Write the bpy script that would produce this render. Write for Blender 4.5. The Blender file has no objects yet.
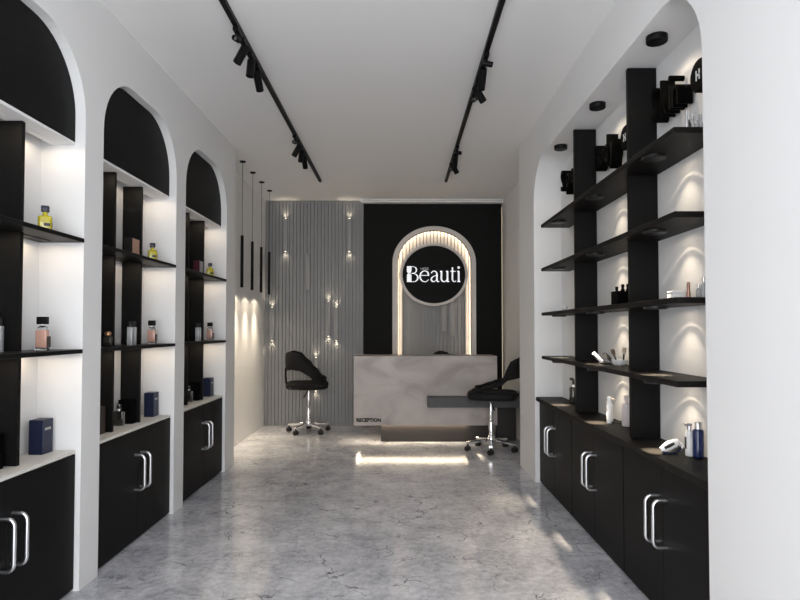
import bpy, bmesh, math, random
from mathutils import Vector, Matrix
random.seed(7)
S = bpy.context.scene
COL = S.collection
PI = math.pi
R = math.radians

# ------------------------------------------------------------------ materials
def new_mat(name):
    m = bpy.data.materials.new(name)
    m.use_nodes = True
    nt = m.node_tree
    b = nt.nodes.get('Principled BSDF')
    return m, nt, b

def mat(name, col, rough=0.5, metal=0.0, spec=0.5, noise=0.0, nscale=20.0, emit=None, estr=0.0, trans=0.0, ior=1.45, coat=0.0):
    """Principled material, base colour broken up by a procedural noise."""
    m, nt, b = new_mat(name)
    b.inputs['Roughness'].default_value = rough
    b.inputs['Metallic'].default_value = metal
    b.inputs['Specular IOR Level'].default_value = spec
    b.inputs['Transmission Weight'].default_value = trans
    b.inputs['IOR'].default_value = ior
    b.inputs['Coat Weight'].default_value = coat
    c = (col[0], col[1], col[2], 1)
    b.inputs['Base Color'].default_value = c
    if noise > 0:
        tc = nt.nodes.new('ShaderNodeTexCoord')
        nz = nt.nodes.new('ShaderNodeTexNoise')
        nz.inputs['Scale'].default_value = nscale
        nz.inputs['Detail'].default_value = 3
        rp = nt.nodes.new('ShaderNodeValToRGB')
        rp.color_ramp.elements[0].color = tuple(max(0, x * (1 - noise)) for x in col) + (1,)
        rp.color_ramp.elements[1].color = tuple(min(1, x * (1 + noise)) for x in col) + (1,)
        nt.links.new(tc.outputs['Object'], nz.inputs['Vector'])
        nt.links.new(nz.outputs['Fac'], rp.inputs['Fac'])
        nt.links.new(rp.outputs['Color'], b.inputs['Base Color'])
    if emit:
        b.inputs['Emission Color'].default_value = (emit[0], emit[1], emit[2], 1)
        b.inputs['Emission Strength'].default_value = estr
    return m

def wood_mat(name, c0, c1):
    m, nt, b = new_mat(name)
    tc = nt.nodes.new('ShaderNodeTexCoord')
    mp = nt.nodes.new('ShaderNodeMapping')
    mp.inputs['Scale'].default_value = (40, 40, 1.2)
    nz = nt.nodes.new('ShaderNodeTexNoise')
    nz.inputs['Scale'].default_value = 3
    nz.inputs['Detail'].default_value = 5
    rp = nt.nodes.new('ShaderNodeValToRGB')
    rp.color_ramp.elements[0].color = c0 + (1,)
    rp.color_ramp.elements[1].color = c1 + (1,)
    nt.links.new(tc.outputs['Object'], mp.inputs['Vector'])
    nt.links.new(mp.outputs['Vector'], nz.inputs['Vector'])
    nt.links.new(nz.outputs['Fac'], rp.inputs['Fac'])
    nt.links.new(rp.outputs['Color'], b.inputs['Base Color'])
    b.inputs['Roughness'].default_value = 0.5
    b.inputs['Specular IOR Level'].default_value = 0.15
    return m

def marble_floor():
    m, nt, b = new_mat('marble_floor')
    L = nt.links.new
    N = nt.nodes.new
    tc = N('ShaderNodeTexCoord')
    # soft clouding plus fine mottling
    n1 = N('ShaderNodeTexNoise'); n1.inputs['Scale'].default_value = 3.2; n1.inputs['Detail'].default_value = 12
    n1.inputs['Roughness'].default_value = 0.78; n1.inputs['Distortion'].default_value = 0.25
    n3 = N('ShaderNodeTexNoise'); n3.inputs['Scale'].default_value = 26; n3.inputs['Detail'].default_value = 8; n3.inputs['Roughness'].default_value = 0.7
    av = N('ShaderNodeMix'); av.data_type = 'FLOAT'; av.inputs['Factor'].default_value = 0.38
    r1 = N('ShaderNodeValToRGB')
    r1.color_ramp.elements[0].position = 0.36; r1.color_ramp.elements[0].color = (0.29, 0.292, 0.33, 1)
    r1.color_ramp.elements[1].position = 0.60; r1.color_ramp.elements[1].color = (0.70, 0.705, 0.74, 1)
    L(tc.outputs['Object'], n1.inputs['Vector']); L(tc.outputs['Object'], n3.inputs['Vector'])
    L(n1.outputs['Fac'], av.inputs['A']); L(n3.outputs['Fac'], av.inputs['B']); L(av.outputs['Result'], r1.inputs['Fac'])
    # warped coordinates for the veins
    nw = N('ShaderNodeTexNoise'); nw.inputs['Scale'].default_value = 3.5; nw.inputs['Detail'].default_value = 8
    vm = N('ShaderNodeVectorMath'); vm.operation = 'MULTIPLY_ADD'
    vm.inputs[1].default_value = (0.55, 0.55, 0.55)
    L(tc.outputs['Object'], nw.inputs['Vector']); L(nw.outputs['Color'], vm.inputs[0]); L(tc.outputs['Object'], vm.inputs[2])
    vo = N('ShaderNodeTexVoronoi'); vo.feature = 'DISTANCE_TO_EDGE'; vo.inputs['Scale'].default_value = 2.1
    L(vm.outputs[0], vo.inputs['Vector'])
    rv = N('ShaderNodeValToRGB')
    rv.color_ramp.elements[0].position = 0.0; rv.color_ramp.elements[0].color = (1, 1, 1, 1)
    rv.color_ramp.elements[1].position = 0.014; rv.color_ramp.elements[1].color = (0, 0, 0, 1)
    L(vo.outputs['Distance'], rv.inputs['Fac'])
    # veins come and go
    nm = N('ShaderNodeTexNoise'); nm.inputs['Scale'].default_value = 3.1; nm.inputs['Detail'].default_value = 2
    rm = N('ShaderNodeValToRGB'); rm.color_ramp.elements[0].position = 0.50; rm.color_ramp.elements[1].position = 0.60
    L(tc.outputs['Object'], nm.inputs['Vector']); L(nm.outputs['Fac'], rm.inputs['Fac'])
    mu = N('ShaderNodeMath'); mu.operation = 'MULTIPLY'
    L(rv.outputs['Color'], mu.inputs[0]); L(rm.outputs['Color'], mu.inputs[1])
    mx = N('ShaderNodeMix'); mx.data_type = 'RGBA'
    L(mu.outputs[0], mx.inputs['Factor']); L(r1.outputs['Color'], mx.inputs['A'])
    mx.inputs['B'].default_value = (0.075, 0.075, 0.085, 1)
    # finer hair veins
    vo2 = N('ShaderNodeTexVoronoi'); vo2.feature = 'DISTANCE_TO_EDGE'; vo2.inputs['Scale'].default_value = 5.5
    L(vm.outputs[0], vo2.inputs['Vector'])
    rv2 = N('ShaderNodeValToRGB')
    rv2.color_ramp.elements[0].color = (0.75, 0.75, 0.75, 1)
    rv2.color_ramp.elements[1].position = 0.022; rv2.color_ramp.elements[1].color = (0, 0, 0, 1)
    L(vo2.outputs['Distance'], rv2.inputs['Fac'])
    mx2 = N('ShaderNodeMix'); mx2.data_type = 'RGBA'
    nm2 = N('ShaderNodeTexNoise'); nm2.inputs['Scale'].default_value = 4.7
    L(tc.outputs['Object'], nm2.inputs['Vector'])
    rm2 = N('ShaderNodeValToRGB'); rm2.color_ramp.elements[0].position = 0.46; rm2.color_ramp.elements[1].position = 0.62
    L(nm2.outputs['Fac'], rm2.inputs['Fac'])
    mu2 = N('ShaderNodeMath'); mu2.operation = 'MULTIPLY'
    L(rv2.outputs['Color'], mu2.inputs[0]); L(rm2.outputs['Color'], mu2.inputs[1])
    L(mu2.outputs[0], mx2.inputs['Factor']); L(mx.outputs['Result'], mx2.inputs['A'])
    mx2.inputs['B'].default_value = (0.11, 0.11, 0.125, 1)
    L(mx2.outputs['Result'], b.inputs['Base Color'])
    rr = N('ShaderNodeMapRange'); rr.inputs['To Min'].default_value = 0.09; rr.inputs['To Max'].default_value = 0.19
    L(n1.outputs['Fac'], rr.inputs['Value']); L(rr.outputs['Result'], b.inputs['Roughness'])
    b.inputs['Specular IOR Level'].default_value = 0.5
    return m

def stone_mat():
    m, nt, b = new_mat('desk_stone')
    L = nt.links.new; N = nt.nodes.new
    tc = N('ShaderNodeTexCoord')
    mp = N('ShaderNodeMapping'); mp.inputs['Rotation'].default_value = (0, 0.9, 0); mp.inputs['Scale'].default_value = (1.0, 1, 1.7)
    n1 = N('ShaderNodeTexNoise'); n1.inputs['Scale'].default_value = 2.2; n1.inputs['Detail'].default_value = 6; n1.inputs['Distortion'].default_value = 0.8
    r1 = N('ShaderNodeValToRGB')
    e = r1.color_ramp.elements
    e[0].position = 0.25; e[0].color = (0.265, 0.228, 0.213, 1)
    e[1].position = 0.75; e[1].color = (0.56, 0.50, 0.465, 1)
    x = e.new(0.5); x.color = (0.43, 0.382, 0.356, 1)
    L(tc.outputs['Object'], mp.inputs['Vector']); L(mp.outputs['Vector'], n1.inputs['Vector']); L(n1.outputs['Fac'], r1.inputs['Fac'])
    L(r1.outputs['Color'], b.inputs['Base Color'])
    b.inputs['Roughness'].default_value = 0.4
    return m

M = {}
M['paint'] = mat('white_paint', (0.80, 0.80, 0.80), 0.6, noise=0.012, nscale=3, spec=0.3)
M['ceil'] = mat('ceiling_paint', (0.86, 0.855, 0.85), 0.75, noise=0.012, nscale=3, spec=0.2)
M['floor'] = marble_floor()
M['black'] = mat('black_laminate', (0.0065, 0.0065, 0.007), 0.5, noise=0.10, nscale=40, spec=0.12)
M['blackwall'] = mat('black_wall_paint', (0.010, 0.010, 0.0094), 0.6, noise=0.1, nscale=6, spec=0.12)
M['shelf'] = mat('black_shelf_board', (0.0045, 0.0045, 0.0048), 0.45, noise=0.10, nscale=40, spec=0.15)
M['divider'] = wood_mat('dark_stained_wood', (0.0035, 0.0035, 0.0036), (0.0078, 0.0077, 0.0077))
M['worktop'] = mat('dark_worktop', (0.0095, 0.0085, 0.0078), 0.5, noise=0.15, nscale=30, spec=0.12)
M['counter'] = mat('white_counter', (0.72, 0.70, 0.66), 0.45, noise=0.05, nscale=60)
M['chrome'] = mat('chrome', (0.82, 0.82, 0.84), 0.16, 1.0, noise=0.03, nscale=30)
M['satin'] = mat('satin_steel', (0.75, 0.75, 0.76), 0.28, 1.0, noise=0.03, nscale=30)
M['slat'] = mat('grey_slats', (0.270, 0.269, 0.272), 0.55, noise=0.05, nscale=8)
M['tube'] = mat('grey_light_housing', (0.33, 0.325, 0.322), 0.5, noise=0.04, nscale=10)
M['track'] = mat('black_track_metal', (0.005, 0.005, 0.0054), 0.45, noise=0.1, nscale=30, spec=0.15)
M['stone'] = stone_mat()
M['plinth'] = mat('brown_plinth', (0.022, 0.0175, 0.0155), 0.5, noise=0.1, nscale=20)
M['slab'] = mat('dark_grey_slab', (0.075, 0.075, 0.078), 0.5, noise=0.1, nscale=20)
M['archframe'] = mat('pale_arch_frame', (0.68, 0.63, 0.59), 0.5, noise=0.04, nscale=15)
M['led'] = mat('warm_led', (1, 0.9, 0.75), 0.5, emit=(1.0, 0.84, 0.62), estr=25.0, noise=0.01)
M['ledarch'] = mat('arch_led', (1, 0.9, 0.75), 0.5, emit=(1.0, 0.85, 0.64), estr=8.0, noise=0.01)
M['ledside'] = mat('side_led', (1, 0.9, 0.75), 0.5, emit=(1.0, 0.82, 0.58), estr=0.6, noise=0.01)
M['lens'] = mat('lamp_lens', (1, 0.95, 0.85), 0.5, emit=(1.0, 0.87, 0.66), estr=5.0, noise=0.01)
M['lensdark'] = mat('unlit_lens', (0.12, 0.12, 0.12), 0.3, noise=0.05)
M['letter'] = mat('white_lit_letter', (0.9, 0.9, 0.92), 0.5, emit=(0.93, 0.95, 1.0), estr=0.62, noise=0.01)
M['letterdim'] = mat('dim_lit_letter', (0.4, 0.4, 0.4), 0.5, emit=(0.93, 0.95, 1.0), estr=0.12, noise=0.01)
M['fabric'] = mat('black_upholstery', (0.009, 0.009, 0.0095), 0.75, noise=0.25, nscale=120, spec=0.25)
M['plastic'] = mat('black_plastic', (0.010, 0.010, 0.010), 0.4, noise=0.1, nscale=50)
M['textdark'] = mat('dark_lettering', (0.008, 0.0075, 0.007), 0.6, noise=0.05, spec=0.1)
M['raised'] = mat('black_raised_letter', (0.0022, 0.0022, 0.0022), 0.6, noise=0.1, nscale=40, spec=0.05)
M['white'] = mat('white_gloss', (0.85, 0.85, 0.84), 0.3, noise=0.02, nscale=30)
M['yellow'] = mat('yellow_perfume', (0.55, 0.47, 0.01), 0.15, noise=0.12, nscale=60, spec=0.6, coat=0.4)
M['navycap'] = mat('navy_cap', (0.008, 0.010, 0.035), 0.35, noise=0.1, nscale=40)
M['blue'] = mat('navy_card', (0.004, 0.0085, 0.036), 0.45, noise=0.1, nscale=25)
M['bluegloss'] = mat('blue_gloss', (0.010, 0.020, 0.095), 0.15, noise=0.1, nscale=25, coat=0.5)
M['pink'] = mat('pink_liquid', (0.55, 0.32, 0.25), 0.2, noise=0.12, nscale=40, spec=0.6)
M['copper'] = mat('copper_foil', (0.62, 0.38, 0.29), 0.38, 0.5, noise=0.15, nscale=40)
M['darkbox'] = mat('dark_card', (0.012, 0.009, 0.009), 0.4, noise=0.15, nscale=30)
M['brownbox'] = mat('brown_card', (0.045, 0.034, 0.028), 0.4, noise=0.15, nscale=30)
M['magenta'] = mat('dark_red_card', (0.07, 0.008, 0.022), 0.4, noise=0.15, nscale=30)
M['silvercard'] = mat('silver_card', (0.42, 0.40, 0.40), 0.35, 0.4, noise=0.1, nscale=30)
M['frost'] = mat('frosted_glass', (0.55, 0.57, 0.58), 0.22, noise=0.1, nscale=30, spec=0.7, trans=0.35)
M['clear'] = mat('clear_glass', (0.93, 0.94, 0.95), 0.05, noise=0.01, nscale=30, trans=1.0)
M['smoke'] = mat('smoked_glass', (0.02, 0.02, 0.018), 0.1, noise=0.1, nscale=30, spec=0.8, coat=0.5)
M['brass'] = mat('brass', (0.45, 0.26, 0.13), 0.3, 0.9, noise=0.1, nscale=30)
M['rose'] = mat('rose_gold', (0.38, 0.22, 0.17), 0.3, 0.7, noise=0.1, nscale=30)
M['mauve'] = mat('mauve_bottle', (0.70, 0.63, 0.63), 0.3, noise=0.06, nscale=10, spec=0.5)
M['bristle'] = mat('brown_bristle', (0.10, 0.07, 0.05), 0.8, noise=0.4, nscale=150)
M['beige'] = mat('beige_plastic', (0.55, 0.47, 0.38), 0.4, noise=0.1, nscale=40)

# ------------------------------------------------------------------ mesh helpers
class MB:
    def __init__(s):
        s.bm = bmesh.new()
    def box(s, x0, x1, y0, y1, z0, z1, bev=0.0, seg=2):
        b = bmesh.new()
        vs = [b.verts.new(p) for p in ((x0,y0,z0),(x1,y0,z0),(x1,y1,z0),(x0,y1,z0),(x0,y0,z1),(x1,y0,z1),(x1,y1,z1),(x0,y1,z1))]
        for f in ((0,3,2,1),(4,5,6,7),(0,1,5,4),(1,2,6,5),(2,3,7,6),(3,0,4,7)):
            b.faces.new([vs[i] for i in f])
        if bev > 0:
            bmesh.ops.bevel(b, geom=b.edges[:], offset=bev, segments=seg, profile=0.5, affect='EDGES')
        s.merge(b)
        return s
    def merge(s, b, mtx=None):
        if mtx is not None:
            bmesh.ops.transform(b, matrix=mtx, verts=b.verts)
        me = bpy.data.meshes.new('tmp')
        b.to_mesh(me); b.free()
        s.bm.from_mesh(me)
        bpy.data.meshes.remove(me)
    def lathe(s, prof, c=(0,0,0), seg=24, sx=1.0, sy=1.0, mtx=None):
        """prof: list of (r, z); closed with caps where r is 0."""
        b = bmesh.new()
        rings = []
        for r, z in prof:
            if r <= 1e-6:
                rings.append([b.verts.new((0, 0, z))])
            else:
                rings.append([b.verts.new((r*sx*math.cos(2*PI*k/seg), r*sy*math.sin(2*PI*k/seg), z)) for k in range(seg)])
        for a, d in zip(rings[:-1], rings[1:]):
            for k in range(seg):
                k2 = (k+1) % seg
                if len(a) == 1 and len(d) == 1: continue
                if len(a) == 1: b.faces.new((a[0], d[k], d[k2]))
                elif len(d) == 1: b.faces.new((a[k], a[k2], d[0]))
                else: b.faces.new((a[k], a[k2], d[k2], d[k]))
        bmesh.ops.recalc_face_normals(b, faces=b.faces)
        t = Matrix.Translation(Vector(c))
        s.merge(b, t @ mtx if mtx is not None else t)
        return s
    def cyl(s, p0, p1, r0, r1=None, seg=16):
        r1 = r0 if r1 is None else r1
        p0 = Vector(p0); p1 = Vector(p1); d = p1 - p0
        q = Vector((0,0,1)).rotation_difference(d.normalized()).to_matrix().to_4x4()
        s.lathe([(0,0),(r0,0),(r1,d.length),(0,d.length)], p0, seg, mtx=q)
        return s
    def tube(s, pts, r, seg=10):
        """round tube along a polyline with mitred joints"""
        b = bmesh.new()
        pts = [Vector(p) for p in pts]
        rings = []
        up = None
        for i, p in enumerate(pts):
            t = ((pts[min(i+1,len(pts)-1)] - p).normalized() + (p - pts[max(i-1,0)]).normalized()).normalized()
            if up is None:
                up = t.orthogonal().normalized()
            else:
                up = (up - t*up.dot(t)).normalized()
            w = t.cross(up)
            rr = r[i] if isinstance(r, (list, tuple)) else r
            rings.append([b.verts.new(p + up*(rr*math.cos(2*PI*k/seg)) + w*(rr*math.sin(2*PI*k/seg))) for k in range(seg)])
        for a, d in zip(rings[:-1], rings[1:]):
            for k in range(seg):
                k2 = (k+1) % seg
                b.faces.new((a[k], a[k2], d[k2], d[k]))
        b.faces.new(rings[0][::-1]); b.faces.new(rings[-1])
        bmesh.ops.recalc_face_normals(b, faces=b.faces)
        s.merge(b)
        return s
    def prism(s, pts, a0, a1, axis='Y'):
        """extrude a closed 2D polygon. axis Y: pts are (x,z); axis X: pts are (y,z); axis Z: pts are (x,y)"""
        b = bmesh.new()
        def P(p, a):
            return {'Y': (p[0], a, p[1]), 'X': (a, p[0], p[1]), 'Z': (p[0], p[1], a)}[axis]
        A = [b.verts.new(P(p, a0)) for p in pts]
        B = [b.verts.new(P(p, a1)) for p in pts]
        n = len(pts)
        b.faces.new(A); b.faces.new(B[::-1])
        for k in range(n):
            b.faces.new((A[k], B[k], B[(k+1) % n], A[(k+1) % n]))
        bmesh.ops.recalc_face_normals(b, faces=b.faces)
        bmesh.ops.triangulate(b, faces=[f for f in b.faces if len(f.verts) > 4])
        s.merge(b)
        return s
    def band(s, outer, inner, a0, a1, closed=False):
        """solid ring between two matching (x,z) outlines, extruded along Y"""
        b = bmesh.new()
        n = len(outer)
        O0 = [b.verts.new((p[0], a0, p[1])) for p in outer]; O1 = [b.verts.new((p[0], a1, p[1])) for p in outer]
        I0 = [b.verts.new((p[0], a0, p[1])) for p in inner]; I1 = [b.verts.new((p[0], a1, p[1])) for p in inner]
        for k in range(n if closed else n-1):
            j = (k+1) % n
            b.faces.new((O0[k], O0[j], I0[j], I0[k])); b.faces.new((O1[k], I1[k], I1[j], O1[j]))
            b.faces.new((O0[k], O1[k], O1[j], O0[j])); b.faces.new((I0[k], I0[j], I1[j], I1[k]))
        if not closed:
            b.faces.new((O0[0], I0[0], I1[0], O1[0])); b.faces.new((O0[-1], O1[-1], I1[-1], I0[-1]))
        bmesh.ops.recalc_face_normals(b, faces=b.faces)
        s.merge(b)
        return s
    def stroke(s, pts, ws, y0, y1):
        """variable width flat stroke in the XZ plane, thickness y0..y1"""
        L = []; Rr = []
        n = len(pts)
        for i in range(n):
            p = Vector(pts[i]); a = Vector(pts[max(i-1,0)]); c = Vector(pts[min(i+1,n-1)])
            t = (c - a).normalized(); nn = Vector((-t.y, t.x))
            w = ws[i]/2 if isinstance(ws, (list, tuple)) else ws/2
            L.append(p + nn*w); Rr.append(p - nn*w)
        s.band([tuple(v) for v in L], [tuple(v) for v in Rr], y0, y1)
        return s
    def build(s, name, material, parent=None, smooth=False, angle=40):
        me = bpy.data.meshes.new(name)
        if parent is not None:
            off = WORLD_OFF.get(parent.name)
            if off is not None:
                bmesh.ops.translate(s.bm, vec=-off, verts=s.bm.verts)
        s.bm.to_mesh(me); s.bm.free()
        me.materials.append(material)
        o = bpy.data.objects.new(name, me)
        COL.objects.link(o)
        if parent is not None:
            o.parent = parent
            if parent.name in WORLD_OFF:
                WORLD_OFF[o.name] = WORLD_OFF[parent.name]
        if smooth:
            for p in me.polygons: p.use_smooth = True
            try:
                me.set_sharp_from_angle(angle=R(angle))
            except Exception:
                pass
        return o

WORLD_OFF = {}     # objects whose children are written in world coordinates

def tag(o, label=None, cat=None, group=None, kind=None):
    if label: o['label'] = label
    if cat: o['category'] = cat
    if group: o['group'] = group
    if kind: o['kind'] = kind
    return o

def thing(name, label, cat, loc=(0,0,0), group=None, world=True):
    o = bpy.data.objects.new(name, None)
    o.empty_display_size = 0.05
    COL.objects.link(o)
    o.location = loc
    tag(o, label, cat, group)
    if world:
        WORLD_OFF[o.name] = Vector(loc)
    return o

def struct(mb, name, material, smooth=False):
    o = mb.build(name, material, None, smooth)
    return tag(o, kind='structure')

def copy_tree(o, parent=None):
    c = o.copy(); COL.objects.link(c)
    if parent is not None: c.parent = parent
    for ch in list(o.children): copy_tree(ch, c)
    return c

def text_mesh(txt, size, extrude, bold=0.0):
    cu = bpy.data.curves.new('txt', 'FONT')
    cu.body = txt; cu.size = size; cu.extrude = extrude; cu.offset = bold; cu.resolution_u = 3
    ob = bpy.data.objects.new('txt', cu); COL.objects.link(ob)
    bpy.context.view_layer.update()
    me = bpy.data.meshes.new_from_object(ob.evaluated_get(bpy.context.evaluated_depsgraph_get()))
    bpy.data.objects.remove(ob); bpy.data.curves.remove(cu)
    return me

def text_mb(txt, size, extrude, mtx, bold=0.0):
    me = text_mesh(txt, size, extrude, bold)
    m = MB(); b = bmesh.new(); b.from_mesh(me); bpy.data.meshes.remove(me)
    m.merge(b, mtx)
    return m

WARM = (1.0, 0.83, 0.62)
def beam_nodes(ld, stops):
    """angular distribution of a downlight: ramp over cos(angle)"""
    ld.use_nodes = True
    nt = ld.node_tree
    for n in list(nt.nodes): nt.nodes.remove(n)
    out = nt.nodes.new('ShaderNodeOutputLight')
    em = nt.nodes.new('ShaderNodeEmission')
    tc = nt.nodes.new('ShaderNodeTexCoord')
    sx = nt.nodes.new('ShaderNodeSeparateXYZ')
    ab = nt.nodes.new('ShaderNodeMath'); ab.operation = 'ABSOLUTE'
    rp = nt.nodes.new('ShaderNodeValToRGB')
    e = rp.color_ramp.elements
    while len(e) > 1: e.remove(e[-1])
    e[0].position = stops[0][0]; e[0].color = (stops[0][1],)*3 + (1,)
    for p, v in stops[1:]:
        k = e.new(p); k.color = (v, v, v, 1)
    nt.links.new(tc.outputs['Normal'], sx.inputs[0])
    nt.links.new(sx.outputs['Z'], ab.inputs[0])
    nt.links.new(ab.outputs[0], rp.inputs['Fac'])
    nt.links.new(rp.outputs['Color'], em.inputs['Strength'])
    nt.links.new(em.outputs[0], out.inputs[0])

LDATA = {}
def lamp(key, name, parent, loc, power, color=WARM, size=120, blend=0.8, radius=0.01, rot=(0,0,0), stops=None):
    if key not in LDATA:
        ld = bpy.data.lights.new(key, 'SPOT')
        ld.energy = power; ld.color = color
        ld.spot_size = R(size); ld.spot_blend = blend; ld.shadow_soft_size = radius
        if stops: beam_nodes(ld, stops)
        LDATA[key] = ld
    o = bpy.data.objects.new(name, LDATA[key])
    COL.objects.link(o)
    loc = Vector(loc)
    if parent is not None:
        o.parent = parent
        if parent.name in WORLD_OFF: loc = loc - WORLD_OFF[parent.name]
    o.location = loc
    o.rotation_euler = rot
    return o

# ------------------------------------------------------------------ room dimensions
H = 3.0                         # ceiling
XL, XLB = -1.57, -1.79          # left wall face, niche back
XR, XRB = 1.13, 1.362           # right wall face, niche back
YE_L, YE_R = 5.61, 5.58         # where the niche walls end
AXL, AXR = -1.80, 1.38          # alcove side walls
YS, YB = 7.87, 7.90             # slat face, black wall
YF = -1.4                       # shop front (behind the camera)
NL = [(1.90, 2.92), (3.10, 4.12), (4.30, 5.32)]
NR = (2.18, 4.96)
TOPL, TOPR, RAD = 2.685, 2.668, 0.35

def notch(y0, y1, top, r, n=14):
    """rounded-top opening outline, from (y0,0) up and over to (y1,0)"""
    p = [(y0, 0.0)]
    for k in range(n+1):
        a = PI - (PI/2)*k/n
        p.append((y0 + r + r*math.cos(a), top - r + r*math.sin(a)))
    for k in range(n+1):
        a = PI/2 - (PI/2)*k/n
        p.append((y1 - r + r*math.cos(a), top - r + r*math.sin(a)))
    p.append((y1, 0.0))
    return p

def niche_wall(name, xf, xb, ye, niches, top):
    b = bmesh.new()
    def quad(p0, p1, q1, q0, x=xf):      # (y, z) corners in the plane x
        b.faces.new([b.verts.new((x, p[0], p[1])) for p in (p0, p1, q1, q0)])
    y = YF
    for (a, c) in niches:
        quad((y, 0), (a, 0), (a, H), (y, H))
        pts = notch(a, c, top, RAD)
        for k in range(1, len(pts)-2):
            quad(pts[k], pts[k+1], (pts[k+1][0], H), (pts[k][0], H))
        y = c
    quad((y, 0), (ye, 0), (ye, H), (y, H))
    xo = xb - 0.009 if xb < 0 else xb + 0.017
    # reveals, niche backs, end faces and the closed rear of the wall
    for (a, c) in niches:
        pts = notch(a, c, top, RAD)
        V0 = [b.verts.new((xf, p[0], p[1])) for p in pts]; V1 = [b.verts.new((xb, p[0], p[1])) for p in pts]
        for k in range(len(pts)-1):
            b.faces.new((V0[k], V0[k+1], V1[k+1], V1[k]))
        for k in range(1, len(pts)-2):
            quad((pts[k][0], 0), (pts[k+1][0], 0), pts[k+1], pts[k], xb)
    for yy in (YF, ye):
        b.faces.new([b.verts.new(p) for p in ((xf, yy, 0), (xf, yy, H), (xo, yy, H), (xo, yy, 0))])
    quad((YF, 0), (ye, 0), (ye, H), (YF, H), xo)
    for zz_ in (H,):
        b.faces.new([b.verts.new(p) for p in ((xf, YF, zz_), (xo, YF, zz_), (xo, ye, zz_), (xf, ye, zz_))])
    bmesh.ops.remove_doubles(b, verts=b.verts, dist=1e-5)
    bmesh.ops.triangulate(b, faces=[f for f in b.faces if len(f.verts) > 4])
    m = MB(); m.merge(b)
    return struct(m, name, M['paint'])

niche_wall('wall_left', XL, XLB, YE_L, NL, TOPL)
niche_wall('wall_right', XR, XRB, YE_R, [NR], TOPR)
struct(MB().box(AXL-0.12, AXL, YF, 8.05, 0, H), 'wall_far_left', M['paint'])
struct(MB().box(AXR, AXR+0.12, YF, 8.05, 0, H), 'wall_far_right', M['paint'])
struct(MB().box(AXL-0.12, AXR+0.12, YF, 8.05, -0.1, 0), 'floor', M['floor'])
struct(MB().box(AXL-0.12, AXR+0.12, YF, 8.05, H, H+0.1), 'ceiling', M['ceil'])
struct(MB().box(-0.488, 1.366, YB, 8.05, 0, H), 'wall_back', M['blackwall'])
struct(MB().box(1.366, AXR, 7.99, 8.05, 0, H), 'wall_back_right', M['paint'])
# cornice over the black wall
cm = MB().box(-0.54, AXR, 7.76, YB, 2.985, H).box(-0.515, AXR, 7.80, YB, 2.964, 2.985)
struct(cm, 'trim_1', M['ceil'])

# slatted wall: one profile mesh
def slat_profile(x0, x1, yface, depth, pitch, gap):
    pts = [(x0, yface + depth)]
    n = int(round((x1 - x0)/pitch)); p = (x1 - x0)/n
    for k in range(n):
        a = x0 + k*p + gap/2; c = x0 + (k+1)*p - gap/2
        pts += [(a, yface + depth), (a, yface), (c, yface), (c, yface + depth)]
    pts += [(x1, yface + depth)]
    return pts
prof = slat_profile(AXL, -0.490, YS - 0.012, 0.014, 0.0475, 0.009)
prof = prof + [(-0.490, 8.05), (AXL, 8.05)]
struct(MB().prism(prof, 0, H, 'Z'), 'wall_slatted', M['slat'])
tag(bpy.data.objects['wall_slatted'], kind='structure')

# ------------------------------------------------------------------ left niches
POS = ['nearest', 'middle', 'farthest']
def rounded_panel(y0, y1, zb, top, r):
    p = [q for q in notch(y0, y1, top, r)]
    p[0] = (y0, zb); p[-1] = (y1, zb)
    return p

def d_handle(x_mount, x_out, y, z0, z1):
    r = 0.03
    s = 1 if x_out > x_mount else -1
    pts = [(x_mount, y, z0)]
    for k in range(6):
        a = PI/2*k/5
        pts.append((x_out - s*r + s*r*math.sin(a), y, z0 + r - r*math.cos(a)))
    for k in range(6):
        a = PI/2*k/5
        pts.append((x_out - s*r + s*r*math.cos(a), y, z1 - r + r*math.sin(a)))
    pts.append((x_mount, y, z1))
    return MB().tube(pts, 0.0085, 12)

def base_cabinet(xf, xb, y0, y1, ztop, z0h, z1h, label, group):
    s = 1 if xf > xb else -1
    t = thing('base_cabinet', label, 'cabinet', ((xf+xb)/2, (y0+y1)/2, 0), group)
    xi = xf - s*0.02
    a, b = min(xi, xb), max(xi, xb)
    MB().box(a, b, y0, y1, 0, ztop).build('carcass', M['black'], t)
    yc = (y0+y1)/2
    for (ya, yb, yh) in ((y0+0.001, yc-0.001, yc-0.04), (yc+0.001, y1-0.001, yc+0.04)):
        d = MB().box(min(xi+s*0.001, xf), max(xi+s*0.001, xf), ya, yb, 0.012, ztop-0.003, 0.0015, 1).build('door', M['black'], t)
        h = d_handle(xf, xf + s*0.06, yh, z0h, z1h).build('handle', M['satin'], d, True)
        h['label'] = 'curved satin steel pull handle'
    return t

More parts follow.
